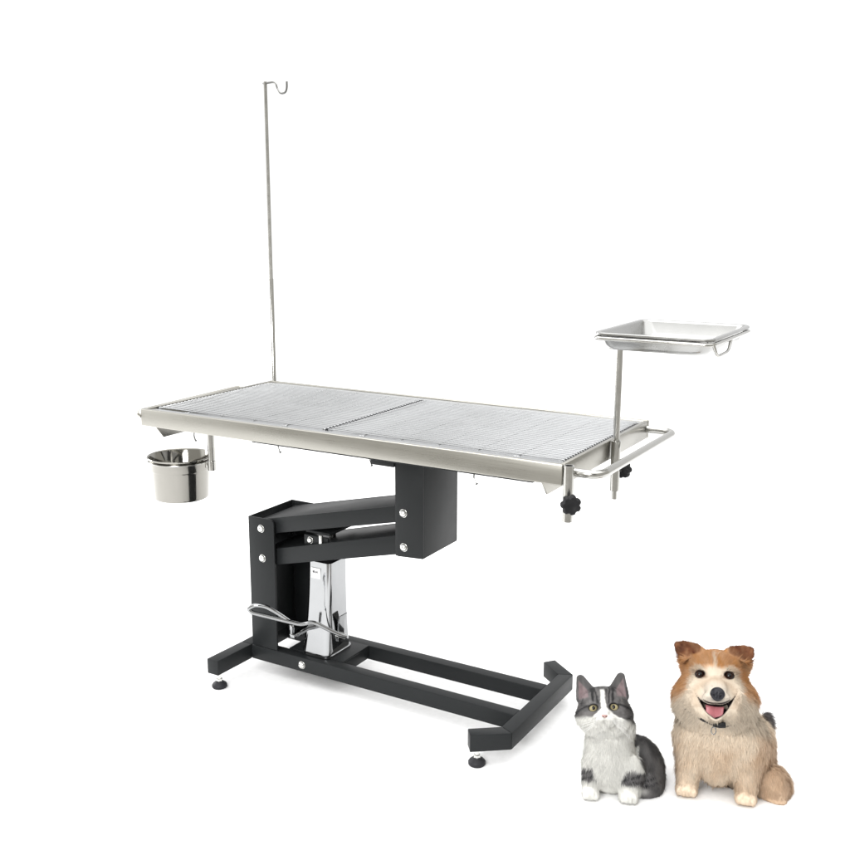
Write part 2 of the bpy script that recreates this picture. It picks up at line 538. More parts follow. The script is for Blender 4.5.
add_tube(b, fillet([(TX1 - .002, .222, TZ - .013), (TX1 + .004, .236, 1.060), (TX1 + .004, .330, 1.062), (TX1 - .002, .372, TZ - .013)], .022, 7), .0036, 12)
mesh_obj('loop_handle', b, TUBE, st)

tr = thing('instrument_tray', 'shallow rectangular stainless steel tray resting in the raised holder', 'tray', ((TX0 + TX1) / 2, (TY0 + TY1) / 2, 1.06))
b = B()
cx, cy, hx_, hy_ = (TX0 + TX1) / 2, (TY0 + TY1) / 2, (TX1 - TX0) / 2, (TY1 - TY0) / 2
spec = [(0, -.0045, .024), (0.0, .0, .024), (-.0028, .0018, .023), (-.010, .0010, .021), (-.0125, -.003, .021), (-.019, -.030, .030), (-.026, -.0385, .034), (-.036, -.0405, .034)]
inner = [ring_rr(cx, cy, hx_ + a, hy_ + a, TZ + z, r) for a, z, r in spec]
outer = [ring_rr(cx, cy, hx_ + a - dz, hy_ + a - dz, TZ + z - dy, r) for a, z, r, dz, dy in
         [(-.036, -.0405, .034, 0, .0014), (-.026, -.0385, .034, -.001, .0014), (-.019, -.030, .030, -.0014, .0008), (-.0125, -.006, .021, -.0014, 0), (-.003, -.006, .024, 0, 0)]]
loft(b, inner[::-1] if False else inner[0:1] + inner[1:] + [r for r in outer], False, False)
# close: bottom plates
bm2 = b
n = len(inner[-1])
bm2.verts.ensure_lookup_table()
f1 = [bm2.verts[(len(inner) - 1) * n + k] for k in range(n)]
f2 = [bm2.verts[len(inner) * n + k] for k in range(n)]
for k in range(n):
    fc = bm2.faces.get((f1[k], f1[(k + 1) % n], f2[(k + 1) % n], f2[k]))
    if fc: bm2.faces.remove(fc)
bm2.faces.new(f1); bm2.faces.new(f2)
bw = mesh_obj('basin', b, TRAYM, tr, True, 50)

# ------------------------------------------------------------------ pail and its hanger
bx, by, bz = -.148, .300, .474
hg = thing('pail_hanger', 'short steel post with a ring clamp hanging below the left table end', 'hanger', (-.013, .3, .58))
b = B(); add_tube(b, [(-.013, .3, .588), (-.013, .3, .80)], .0082, 16); mesh_obj('post', b, TUBE, hg)
b = B(); add_lathe(b, [(.0085, .5805), (.0128, .5805), (.0128, .6100), (.0085, .6100), (.0085, .5805)], (-.013, .3, 0), 24)
add_box(b, -.036, -.0255, .293, .307, .586, .604, .0015)
mesh_obj('clamp_collar', b, TUBE, hg)
b = B()
add_tube(b, [(bx + .0998 * math.cos(a), by + .0998 * math.sin(a), .5985) for a in np.linspace(0, 2 * math.pi, 48, endpoint=False)], (.0024), 10, True)
mesh_obj('ring', b, TUBE, hg)
pl = thing('pail', 'shiny small stainless steel pail hanging below the left table end', 'pail', (bx, by, bz))
b = B()
prof = [(0, .0), (.080, .0), (.0865, .002), (.0895, .008), (.0935, .092), (.0955, .096), (.0970, .099), (.0985, .128), (.1015, .1315), (.1040, .1335), (.1045, .136), (.1030, .1380), (.1000, .1375), (.0972, .134), (.0958, .100), (.0920, .092), (.0882, .010), (.085, .004), (.079, .0022), (0, .0022)]
add_lathe(b, prof, (bx, by, bz), 64)
pb = mesh_obj('bowl', b, PAIL, pl, True, 40)
b = B(); add_box(b, bx + .058, bx + .070, by - .0875, by - .078, bz + .122, bz + .142, .001)
b.free()
# ------------------------------------------------------------------ animals: one continuous skin from a smooth field, with real fur strands
TILT = math.radians(31.0)          # the field is written on axes that lean back with the animals' gaze
UNIT = 1 / 432.0                   # field unit in metres
LEAN = .5

class Field:
    def __init__(s, lo, hi, h):
        s.lo, s.h = np.array(lo, float), h
        ax = [np.arange(a, b, h, dtype=np.float32) for a, b in zip(lo, hi)]
        s.X, s.Y, s.D = np.meshgrid(*ax, indexing='ij')
        s.F = np.full(s.X.shape, 60, np.float32)
    def add(s, d, k):
        hh = np.clip(.5 + .5 * (s.F - d) / k, 0, 1)
        s.F = d + (s.F - d) * (1 - hh) - k * hh * (1 - hh)
    def cut(s, d, k):
        hh = np.clip(.5 - .5 * (s.F + d) / k, 0, 1)
        s.F = s.F + (-d - s.F) * hh + k * hh * (1 - hh)
    def at(s, P):
        q = (P - s.lo) / s.h
        i = np.clip(np.floor(q).astype(int), 0, np.array(s.F.shape) - 2)
        f = np.clip(q - i, 0, 1)
        v = 0
        for a in (0, 1):
            for b in (0, 1):
                for c in (0, 1):
                    wgt = (f[:, 0] if a else 1 - f[:, 0]) * (f[:, 1] if b else 1 - f[:, 1]) * (f[:, 2] if c else 1 - f[:, 2])
                    v = v + wgt * s.F[i[:, 0] + a, i[:, 1] + b, i[:, 2] + c]
        return v
    def grad(s, P, e=None):
        e = e or s.h
        g = np.stack([s.at(P + np.eye(3)[a] * e) - s.at(P - np.eye(3)[a] * e) for a in range(3)], 1)
        return g / (np.linalg.norm(g, axis=1, keepdims=True) + 1e-9)
    def front(s, x, y):
        d = np.arange(s.lo[2], s.lo[2] + s.h * s.F.shape[2], .3)
        v = s.at(np.stack([np.full_like(d, x), np.full_like(d, y), d], 1))
        return float(d[np.argmax(v < 0)])

def ell(X, Y, Z, c, r, rot=0):
    x, y, z = X - c[0], Y - c[1], Z - c[2]
    if rot:
        a = math.radians(rot); x, y = x * math.cos(a) + y * math.sin(a), -x * math.sin(a) + y * math.cos(a)
    k0 = np.sqrt((x / r[0]) ** 2 + (y / r[1]) ** 2 + (z / r[2]) ** 2) + 1e-6
    k1 = np.sqrt((x / r[0] ** 2) ** 2 + (y / r[1] ** 2) ** 2 + (z / r[2] ** 2) ** 2) + 1e-6
    return k0 * (k0 - 1) / k1
def cone(X, Y, Z, a, b, ra, rb):
    a, b = np.array(a, float), np.array(b, float); ab = b - a
    t = np.clip(((X - a[0]) * ab[0] + (Y - a[1]) * ab[1] + (Z - a[2]) * ab[2]) / (ab @ ab), 0, 1)
    return np.sqrt((X - a[0] - t * ab[0]) ** 2 + (Y - a[1] - t * ab[1]) ** 2 + (Z - a[2] - t * ab[2]) ** 2) - (ra + (rb - ra) * t)
def flap(X, Y, Z, poly, zc, th, rnd):
    """rounded convex polygon in x,y, thickness th about the depth surface zc"""
    P = [np.array(p, float) for p in poly]
    if sum(p[0] * q[1] - q[0] * p[1] for p, q in zip(P, P[1:] + P[:1])) < 0: P = P[::-1]
    out = np.full(X.shape, -99, np.float32); dist = np.full(X.shape, 999, np.float32)
    for p, q in zip(P, P[1:] + P[:1]):
        e = q - p; l2 = e @ e
        t = np.clip(((X - p[0]) * e[0] + (Y - p[1]) * e[1]) / l2, 0, 1)
        dist = np.minimum(dist, np.hypot(X - p[0] - t * e[0], Y - p[1] - t * e[1]))
        out = np.maximum(out, ((X - p[0]) * e[1] - (Y - p[1]) * e[0]) / math.sqrt(l2))
    a = np.where(out > 0, dist, -dist) - rnd; b = np.abs(Z - zc) - th
    return np.minimum(np.maximum(a, b), 0) + np.hypot(np.maximum(a, 0), np.maximum(b, 0)) - .4

def surface_nets(fd):
    F = fd.F; nx, ny, nz = F.shape; ins = F < 0
    acc = np.zeros((nx - 1, ny - 1, nz - 1, 3), np.float32); cnt = np.zeros((nx - 1, ny - 1, nz - 1), np.float32)
    sl = lambda o, n: slice(o, n - 1 + o)
    for axis in range(3):
        o1, o2 = [a for a in range(3) if a != axis]
        for u in (0, 1):
            for v in (0, 1):
                off0 = [0, 0, 0]; off0[o1] = u; off0[o2] = v
                off1 = list(off0); off1[axis] = 1
                A = F[sl(off0[0], nx), sl(off0[1], ny), sl(off0[2], nz)]; Bq = F[sl(off1[0], nx), sl(off1[1], ny), sl(off1[2], nz)]
                m = (A < 0) != (Bq < 0)
                t = np.where(m, A / np.where(m, A - Bq, 1), 0)
                for k in range(3):
                    acc[..., k] += np.where(m, off0[k] + (t if k == axis else 0), 0)
                cnt += m
    act = cnt > 0
    idx = np.full(act.shape, -1, np.int64); idx[act] = np.arange(act.sum())
    ijk = np.argwhere(act)
    V = (ijk + acc[act] / cnt[act][:, None]) * fd.h + fd.lo
    quads = []
    for axis in range(3):
        o1, o2 = [a for a in range(3) if a != axis]
        s0 = [slice(1, -1)] * 3; s0[axis] = slice(0, -1); s1 = list(s0); s1[axis] = slice(1, None)
        a, b = ins[tuple(s0)], ins[tuple(s1)]
        e = np.argwhere(a != b)
        flip = a[tuple(e.T)]
        base = e.copy()
        for k in range(3):
            if k != axis: base[:, k] += 1
        def cell(d1, d2):
            c = base.copy(); c[:, o1] -= d1; c[:, o2] -= d2
            return idx[tuple(c.T)]
        q = np.stack([cell(1, 1), cell(0, 1), cell(0, 0), cell(1, 0)], 1)
        if axis == 1: flip = ~flip
        q[~flip] = q[~flip][:, ::-1]
        quads.append(q)
    Q = np.concatenate(quads)
    return V, Q[(Q >= 0).all(1)]

def to_local(P):
    """field axes (right, up, depth) -> upright metres about the animal's base"""
    P = np.asarray(P, float) * UNIT
    c, s_ = math.cos(TILT), math.sin(TILT)
    return np.stack([P[..., 0], P[..., 2] * c + P[..., 1] * s_, P[..., 1] * c - P[..., 2] * s_], -1)

def np_mesh(name, V, faces_flat, starts, totals, mat, parent, normals=None, colors=None):
    me = bpy.data.meshes.new(name)
    me.vertices.add(len(V)); me.vertices.foreach_set('co', np.asarray(V, np.float32).ravel())
    me.loops.add(len(faces_flat)); me.loops.foreach_set('vertex_index', np.asarray(faces_flat, np.int32))
    me.polygons.add(len(starts)); me.polygons.foreach_set('loop_start', np.asarray(starts, np.int32)); me.polygons.foreach_set('loop_total', np.asarray(totals, np.int32))
    me.polygons.foreach_set('use_smooth', np.ones(len(starts), bool))
    me.update(calc_edges=True); me.validate()
    me.materials.append(mat)
    if colors is not None:
        at = me.color_attributes.new('coat', 'FLOAT_COLOR', 'POINT')
        at.data.foreach_set('color', np.concatenate([colors, np.ones((len(colors), 1))], 1).astype(np.float32).ravel())
    if normals is not None:
        me.normals_split_custom_set_from_vertices(np.asarray(normals, np.float32))
    return link(bpy.data.objects.new(name, me), parent)

def wob(P, f, seed=0):
    r = np.random.default_rng(seed); v = 0
    for k in range(7):
        a = r.normal(size=3); a *= f * (.6 + .25 * k) / np.linalg.norm(a)
        v = v + np.sin(P @ a + r.uniform(0, 6.28)) / (1 + .25 * k)
    return v / 3.2
def ss(a, b, x):
    t = np.clip((x - a) / (b - a), 0, 1); return t * t * (3 - 2 * t)
def mix3(A, Bc, t):
    return A * (1 - t[:, None]) + np.array(Bc) * t[:, None]

def head_axes(P, hc, roll):
    a = math.radians(roll); q = P - np.array(hc)
    return np.stack([q[:, 0] * math.cos(a) + q[:, 1] * math.sin(a), -q[:, 0] * math.sin(a) + q[:, 1] * math.cos(a), q[:, 2]], 1)
def head_to(p, hc, roll):
    a = math.radians(roll); p = np.asarray(p, float)
    return np.stack([p[..., 0] * math.cos(a) - p[..., 1] * math.sin(a) + hc[0], p[..., 0] * math.sin(a) + p[..., 1] * math.cos(a) + hc[1], p[..., 2] + hc[2]], -1)

def skin_and_fur(root, fd, color, fur, n, mats, width):
    V, Q = surface_nets(fd)
    for _ in range(1):
        pass
    Nrm = fd.grad(V)
    np_mesh('body', to_local(V), Q[:, ::-1].ravel(), np.arange(len(Q)) * 4, np.full(len(Q), 4), mats[0], root, None, color(V))
    # strands
    a, b, c, d = (V[Q[:, k]] for k in range(4))
    ar = .5 * (np.linalg.norm(np.cross(b - a, c - a), axis=1) + np.linalg.norm(np.cross(c - a, d - a), axis=1))
    ctr = (a + b + c + d) / 4
    L0, flow, dens, lift = fur(ctr, fd.grad(ctr))
    wgt = ar * dens
    pick = RNG.choice(len(Q), n, p=wgt / wgt.sum())
    u, v = RNG.random(n)[:, None], RNG.random(n)[:, None]
    R = (a[pick] * (1 - u) + b[pick] * u) * (1 - v) + (d[pick] * (1 - u) + c[pick] * u) * v
    Nn = fd.grad(R)
    Lr, fl, _, lf = fur(R, Nn)
    keep = Lr > .25
    R, Nn, Lr, fl, lf = R[keep], Nn[keep], Lr[keep], fl[keep], lf[keep]
    m = len(R)
    fl = fl - Nn * (fl * Nn).sum(1, keepdims=True)
    fl /= np.linalg.norm(fl, axis=1, keepdims=True) + 1e-6
    clump = np.stack([wob(R, .55, 3), wob(R, .55, 4), wob(R, .55, 5)], 1)
    t = fl + clump * .30 + RNG.normal(size=(m, 3)) * .20
    Lr = Lr * RNG.uniform(.55, 1.15, m) * np.where((RNG.random(m) < .07) & (Lr > 2.5), 1.55, 1)
    d1 = t + Nn * lf[:, None]; d1 /= np.linalg.norm(d1, axis=1, keepdims=True)
    d2 = t + Nn * (lf * .35)[:, None] + np.array([0, -.25, 0.12]); d2 /= np.linalg.norm(d2, axis=1, keepdims=True)
    side = np.cross(d1, Nn + RNG.normal(size=(m, 3)) * .25); side /= np.linalg.norm(side, axis=1, keepdims=True) + 1e-6
    side *= -np.sign((np.cross(side, d1) * Nn).sum(1, keepdims=True)) + 1e-9
    wd = (width * RNG.uniform(.6, 1.2, m) * np.clip(Lr / 4, .55, 1.25))[:, None]
    p0 = R - Nn * .3
    p1 = p0 + d1 * (Lr * .5)[:, None]
    p2 = p1 + d2 * (Lr * .5)[:, None]
    Vb = np.stack([p0 - side * wd, p0 + side * wd, p1 + side * wd * .75, p1 - side * wd * .75, p2], 1).reshape(-1, 3)
    o = np.arange(m)[:, None] * 5
    loops = np.concatenate([o + np.array([[0, 1, 2, 3]]), o + np.array([[3, 2, 4]])], 1).ravel()
    st = (np.arange(m)[:, None] * 7 + np.array([[0, 4]])).ravel(); tt = np.tile([4, 3], m)
    col = color(R) * (RNG.uniform(.84, 1.13, m) )[:, None]
    col = np.clip(np.repeat(col, 5, 0), 0, .92)
    Nl = to_local(np.repeat(Nn * .9 + d1 * .25, 5, 0)); Nl /= np.linalg.norm(Nl, axis=1, keepdims=True)
    np_mesh('fur', to_local(Vb), loops, st, tt, mats[1], root, Nl, col)

def ball(name, c, r, mat, parent, sc=(1, 1, 1), seg=28):
    b = bmesh.new(); bmesh.ops.create_uvsphere(b, u_segments=seg, v_segments=seg // 2, radius=1)
    for v in b.verts:
        v.co = Vector(to_local(np.array([c[0] + v.co.x * r * sc[0], c[1] + v.co.y * r * sc[1], c[2] + v.co.z * r * sc[2]])))
    me = bpy.data.meshes.new(name); bmesh.ops.recalc_face_normals(b, faces=b.faces); b.to_mesh(me); b.free(); me.materials.append(mat)
    me.polygons.foreach_set('use_smooth', [True] * len(me.polygons))
    return link(bpy.data.objects.new(name, me), parent)
def eye_cap(name, c, r, ang, mat, parent, look, sx=1, sy=1):
    """a lens-thin cap of a sphere round the direction of gaze"""
    lk = Vector(look).normalized(); ux = lk.cross(Vector((0, 1, 0))).normalized(); uy = ux.cross(lk)
    b = bmesh.new(); rings = []
    for i in range(1, 9):
        a = math.radians(ang) * i / 8
        rings.append([b.verts.new(Vector(to_local(np.array(Vector(c) + (lk * math.cos(a) + (ux * math.cos(q) * sx + uy * math.sin(q) * sy) * math.sin(a)).normalized() * r)))) for q in np.linspace(0, 2 * math.pi, 28, endpoint=False)])
    top = b.verts.new(Vector(to_local(np.array(Vector(c) + lk * r))))
    for k in range(28):
        b.faces.new((top, rings[0][k], rings[0][(k + 1) % 28]))
        for A, Bq in zip(rings[:-1], rings[1:]):
            b.faces.new((A[k], Bq[k], Bq[(k + 1) % 28], A[(k + 1) % 28]))
    bmesh.ops.recalc_face_normals(b, faces=b.faces)
    me = bpy.data.meshes.new(name); b.to_mesh(me); b.free(); me.materials.append(mat)
    me.polygons.foreach_set('use_smooth', [True] * len(me.polygons))
    return link(bpy.data.objects.new(name, me), parent)
def field_tube(name, pts, r, mat, parent, seg=8, closed=False):
    b = B(); add_tube(b, [Vector(to_local(np.array(p))) for p in pts], [q * UNIT for q in r] if isinstance(r, list) else r * UNIT, seg, closed)
    bmesh.ops.recalc_face_normals(b, faces=b.faces)
    me = bpy.data.meshes.new(name); b.to_mesh(me); b.free(); me.materials.append(mat)
    me.polygons.foreach_set('use_smooth', [True] * len(me.polygons))
    return link(bpy.data.objects.new(name, me), parent)

SKIN = coat_mat('animal_skin', .85, 0)
FUR = coat_mat('animal_fur', .75, .02, .26)
EYE_DARK = plain('eye_black', (.006, .005, .005), .1); EYE_DARK.node_tree.nodes['Principled BSDF'].inputs['Specular IOR Level'].default_value = .22
IRIS = plain('iris_amber_green', (.26, .225, .125), .12); IRIS.node_tree.nodes['Principled BSDF'].inputs['Specular IOR Level'].default_value = .15
IRIS_BROWN = plain('iris_brown', (.02, .009, .006), .1); IRIS_BROWN.node_tree.nodes['Principled BSDF'].inputs['Specular IOR Level'].default_value = .15
NOSE_PINK = plain('nose_pink', (.36, .22, .20), .45)
NOSE_BLACK = plain('nose_black', (.010, .010, .014), .35); NOSE_BLACK.node_tree.nodes['Principled BSDF'].inputs['Specular IOR Level'].default_value = .3
TONGUE = plain('tongue_pink', (.50, .17, .19), .33, 0, .25)
WHISKER = plain('whisker_white', (.75, .75, .74), .4)
CLAW = plain('claw_horn', (.10, .09, .08), .4)

# ---- cat
cat = thing('cat', 'grey and white tabby cat sitting beside the smiling dog and looking up', 'cat', (1.4340, .0885, 0))
cat.rotation_euler.z = math.radians(20.5)
HC, ROLL = (-20.0, 86.0, -41.0), 7.5
fd = Field((-52, -10, -88), (56, 140, 84), .9)
X, Y, D = fd.X, fd.Y, fd.D
Z = D + LEAN * Y
a_ = math.radians(ROLL)
hX = (X - HC[0]) * math.cos(a_) + (Y - HC[1]) * math.sin(a_); hY = -(X - HC[0]) * math.sin(a_) + (Y - HC[1]) * math.cos(a_); hZ = D - HC[2]
fd.add(ell(X, Y, Z, (-13, 48, 14), (25, 32, 23)), 4)
fd.add(ell(X, Y, Z, (-10, 30, 12), (28, 25, 22)), 8)
fd.add(ell(X, Y, Z, (19, 33, 46), (27, 34, 34), 16), 5)
fd.add(ell(X, Y, Z, (23, 12, 34), (22, 20, 30)), 7)
fd.add(cone(X, Y, Z, (-29, 32, 4), (-30, 6, -1), 10.5, 8.5), 4)
fd.add(cone(X, Y, Z, (11, 32, 3), (8, 7, -1), 12.5, 10), 4)
for x0, rr in ((-30, 9), (8.5, 10)):
    fd.add(ell(X, Y, Z, (x0, 2.5, -4), (rr, 6, 10)), 3)
    for q in (-.62, -.2, .22, .64):
        fd.add(ell(X, Y, Z, (x0 + q * rr, 1.2, -11 + abs(q) * 3), (2.7, 4, 4.5)), 1.2)
fd.add(cone(X, Y, Z, (40, 3, 60), (46, 2, 20), 5, 4.5), 3)
fd.add(ell(X, Y, Z, (-12.5, 71, 11), (25, 17, 18)), 6)
fd.add(ell(hX, hY, hZ, (0, 3.5, 0), (24.5, 18.8, 21)), 6)
for sgn in (-1, 1):
    fd.add(ell(hX, hY, hZ, (16 * sgn, -6, -1), (12.5, 12, 15)), 6)
fd.add(ell(hX, hY, hZ, (0, 13, -5), (17, 9, 13)), 5)
fd.add(ell(hX, hY, hZ, (0, -17, 1), (22, 9, 16)), 6)
fd.add(cone(hX, hY, hZ, (0, 3, -16), (0, -7, -21.5), 6, 3.8), 4)
for sgn in (-1, 1):
    fd.add(ell(hX, hY, hZ, (4.6 * sgn, -11.8, -18.5), (6, 4.8, 6.5)), 2)
fd.add(ell(hX, hY, hZ, (0, -17, -15.5), (5.5, 4, 5.5)), 2)
for sgn in (-1, 1):
    tri = [(11.0 * sgn, 19.0), (20.6 * sgn, 32.2), (22.6 * sgn, 12)]
    xc = (hX * sgn - 19)
    zc = 1.5 - (np.abs(xc) * .45) + np.clip(hY - 17, -6, 24) * .05 + 2.5
    fd.add(flap(hX, hY, hZ, tri, zc, 1.0, 4.0), 2.4)
EYES = [(-10.4, .6), (10.2, .6)]; EZ = []
for ex, ey in EYES:
    EZ.append(np.mean([fd.front(*head_to((ex + q, ey + r_, 0), HC, ROLL)[:2]) for q, r_ in ((-4, 0), (4, 0), (0, 3), (0, -3))]))
    fd.cut(ell(hX, hY, hZ, (ex, ey, EZ[-1] - HC[2]), (4.5, 3.05, 6), 12 if ex < 0 else -12), .7)
for q0, q1 in (((0, -9.5), (0, -12.8)), ((0, -12.8), (-5.2, -15.2)), ((0, -12.8), (5.2, -15.2))):
    za, zb = (fd.front(*head_to((q[0], q[1], 0), HC, ROLL)[:2]) - HC[2] - .2 for q in (q0, q1))
    fd.cut(cone(hX, hY, hZ, (*q0, za), (*q1, zb), .85, .7), .5)
fd.F = np.maximum(fd.F, (math.tan(TILT) * D - Y) * math.cos(TILT) + .25)

def mouth_line(hx, hy):
    ax = np.abs(hx)
    d1 = np.hypot(hx, hy - np.clip(hy, -12.8, -9.5))
    t = np.clip((ax * 5.2 + (-12.8 - hy) * 2.4) / (5.2 ** 2 + 2.4 ** 2), 0, 1)
    return np.minimum(d1, np.hypot(ax - 5.2 * t, hy + 12.8 + 2.4 * t))

def cat_color(P):
    h = head_axes(P, HC, ROLL); hx, hy, hz = h.T; ax = np.abs(hx)
    z = P[:, 2] + LEAN * P[:, 1]
    n1 = wob(P, .5, 21); n2 = wob(P, 1.1, 22)
    gray = np.array([.092, .088, .088]); dark = (.010, .010, .011); white = (.64, .635, .61); mid = (.17, .16, .155)
    C = np.tile(gray, (len(P), 1)) * (1 + .28 * n2)[:, None]
    head = ss(74, 78, P[:, 1])
    # head stripes
    C = mix3(C, mid, ss(-.2, .8, n1) * .4)
    sk = wob(P * np.array([1, .3, .3]), 1.15, 26)
    C = mix3(C, dark, ss(.15, .7, sk) * ss(2, 7, hy) * head * .7)
    C = mix3(C, (.22, .21, .20), ss(.2, .8, -sk) * ss(2, 7, hy) * head * .5)
    st = np.exp(-((ax - (5.0 + .16 * np.clip(hy - 4, 0, 20)) - n2 * .5) / 1.0) ** 2) * ss(3, 5, hy) * (1 - ss(19, 22, hy))
    st = np.maximum(st, np.exp(-((ax - (9.2 + .1 * hy) + n2 * .5) / 1.15) ** 2) * ss(5.5, 8, hy) * (1 - ss(19, 22, hy)))
    st = np.maximum(st, np.exp(-((ax - 11) / 2.4) ** 2) * ss(15, 17.5, hy) * (1 - ss(22, 25, hy)))
    u = ax - 13.5
    ln = np.exp(-((hy - (3.0 - .035 * np.clip(u, 0, 30) ** 2)) / 1.25) ** 2) * ss(0, 1.5, u) * (1 - ss(13, 16, u))
    ln2 = np.exp(-((hy - (-13 + .8 * (ax - 20))) / .8) ** 2) * ss(18, 19.5, ax) * (1 - ss(25, 27, ax))
    C = mix3(C, dark, np.clip(np.maximum(np.maximum(st, ln), ln2 * .9) * head, 0, 1) * .92)
    # white blaze, muzzle, bib
    wv = np.where(hy > 0, 2.5 - .03 * hy, 2.5 + (-hy) * 1.18 + np.clip(-hy - 9, 0, 20) * 1.2)
    wt = (1 - ss(-.9, .9, ax - wv + n2 * .7)) * (1 - ss(17, 20, hy)) * (hz < 4)
    hd_y = 74
    C = mix3(C, white, wt * head)
    # ears
    ear = ss(19, 21, hy) * ss(8, 9, ax)
    e_in = (hx * np.sign(hx) * 1.0)
    # inside of the ear: away from its edges
    d1 = ((ax - 9.0) * (37.0 - 18.5) - (hy - 18.5) * (23.6 - 9.0)) / 23.6
    d2 = ((26.2 - ax) * (37.0 - 11) - (hy - 11) * (26.2 - 24.2)) / 26.1
    inner = ss(2.6, 4.2, d1) * ss(1.2, 2.4, d2) * ss(10, 13, hy) * (hz < 4.5) * ss(13, 16, ax)
    C = mix3(C, (.20, .148, .152), inner * (.80 + .2 * n2))
    C = mix3(C, (.07, .068, .068), ss(8.5, 10, ax) * ss(20, 23, hy) * (1 - inner) * .75)
    # eye rims
    for ex, ey in EYES:
        r = np.sqrt(((hx - ex) / 5.3) ** 2 + ((hy - ey - .4) / 3.9) ** 2)
        C = mix3(C, (.014, .013, .013), (1 - ss(.92, 1.1, r)) * (hz < -5))
    # mouth line
    # body: white front, grey flank and upper forelegs
    x, y = P[:, 0], P[:, 1]
    g = ss(-1.5, 1.5, (z - 17 + np.abs(x + 12) * -.10) + n1 * 2.5)
    g = np.maximum(g, ss(-1, 1, x - (21.0 - .02 * y - 3.0 * ss(34, 40, y)) + n1 * 1.2) * (y < 64) * ss(2, 6, z + 9 * ss(30, 36, y)))
    b = np.tile(np.array([.68, .675, .64]), (len(P), 1)) * (1 + .05 * n1)[:, None]
    b = mix3(b, (.16, .154, .152), g); b = mix3(b, (.022, .022, .023), g * np.clip(ss(.1, .8, wob(P * np.array([1, .5, .7]), .30, 27)) * .55 + (1 - ss(18, 32, x)) * .5, 0, .75))
    fl = ss(16, 18, y + n2) * (1 - ss(27, 32, y + n1 * 2))
    lf = fl * (1 - ss(-27.5, -24, x + n2 + .35 * (y - 20))) * (z < 16)
    rf = fl * ss(-1.5, 2.5, x - .55 * (y - 20) + n2) * (z < 16)
    b = mix3(b, (.16, .155, .155), np.maximum(lf, rf))
    stp = ss(.15, .6, np.sin((y - .35 * (x - 14) + n1 * .8) * 1.05)) * np.maximum(rf, lf * .8)
    b = mix3(b, (.02, .02, .022), stp * .9)
    t = np.clip(head, 0, 1)[:, None]
    nb = mix3(C, (.68, .675, .65), (1 - ss(-17, -14, hy + n1)) * (hz < 8) * (ax < 27))
    ml = (1 - ss(.5, 1.15, mouth_line(hx, hy))) * (hz < -12)
    nb = mix3(nb, (.028, .019, .018), ml * .95)
    return np.clip(b * (1 - t) + nb * t, .004, .9)

def cat_fur(P, N_):
    h = head_axes(P, HC, ROLL); hx, hy, hz = h.T; ax = np.abs(hx)
    x, y = P[:, 0], P[:, 1]; z = P[:, 2] + LEAN * y
    head = ss(72, 78, y)
    L = 5.4 - 1.0 * ss(16, 22, z) - 2.8 * (1 - ss(10, 18, y)) * (z < 15)
    rr = np.sqrt(hx ** 2 + (hy + 6) ** 2)
    Lh = 1.0 + 2.6 * ss(14, 27, rr) * (1 - ss(6, 10, hy)) + .4 * ss(5, 18, hy)
    Lh = np.where((hy > 20) & (ax > 9), 1.0, Lh)
    L = L * (1 - head) + Lh * head
    for ex, ey in EYES:
        r = np.sqrt(((hx - ex) / 4.9) ** 2 + ((hy - ey) / 3.5) ** 2)
        L = np.where((r < 1.02) & (hz < -5) & (head > .5), 0, L)
    L = np.where((mouth_line(hx, hy) < 1.0) & (hz < -12) & (head > .5), 0, L)
    L = np.where((ax < 2.6) & (np.abs(hy + 8.3) < 2) & (hz < -18), 0, L)
    L = np.where(y < math.tan(TILT) * P[:, 2] + 1.0, 0, L)
    fl = np.stack([np.sign(x + 13) * .15, -np.ones(len(P)), .1 * np.ones(len(P))], 1)
    fh = np.stack([hx, hy + 6 - 5 * ss(10, 25, ax), np.full(len(P), 9.)], 1)
    fh /= np.linalg.norm(fh, axis=1, keepdims=True)
    flow = fl * (1 - head)[:, None] + fh * head[:, None]
    dens = 1 + 2.2 * head
    lift = .30 + .12 * (1 - head)
    return L, flow, dens, lift
skin_and_fur(cat, fd, cat_color, cat_fur, 150000, (SKIN, FUR), .21)
for (ex, ey), ez in zip(EYES, EZ):
    c = head_to((ex, ey, 0), HC, ROLL); c[2] = ez + 5.3
    e = ball('eye', c, 5.0, EYE_DARK, cat)
    look = (-.05 if ex > 0 else .05, .02, -1)
    ir = eye_cap('iris', c, 5.06, 60, IRIS, e, look)
    eye_cap('pupil', c, 5.12, 21, EYE_DARK, ir, look, .85, 1.1)
ns = fd.front(*head_to((0, -8.2, 0), HC, ROLL)[:2])
nm = ball('nose', head_to((0, -8.0, 0), HC, ROLL) * np.array([1, 1, 0]) + np.array([0, 0, ns + 1.1]), 1, NOSE_PINK, cat, (3.1, 1.9, 2.0))
for sgn in (-1, 1):
    ball('nostril', head_to((1.35 * sgn, -8.8, 0), HC, ROLL) * np.array([1, 1, 0]) + np.array([0, 0, ns - .35]), 1, EYE_DARK, nm, (.75, .5, .5), 12)
for sgn in (-1, 1):
    for k in range(5):
        p0 = head_to((sgn * (6 + k * .5), -11.5 - k * .9, 0), HC, ROLL)
        zf = fd.front(p0[0], p0[1])
        q = [np.array([p0[0], p0[1], zf])]
        ln = 17 + 3 * ((k * 7) % 3)
        for t in (.35, .7, 1.0):
            q.append(q[0] + np.array([sgn * ln * t, (-.02 - .16 * k) * ln * t - 3.2 * t * t, -3 * t + 7 * t * t]))
        field_tube('whisker', q, [.16, .14, .10, .05], WHISKER, cat, 5)

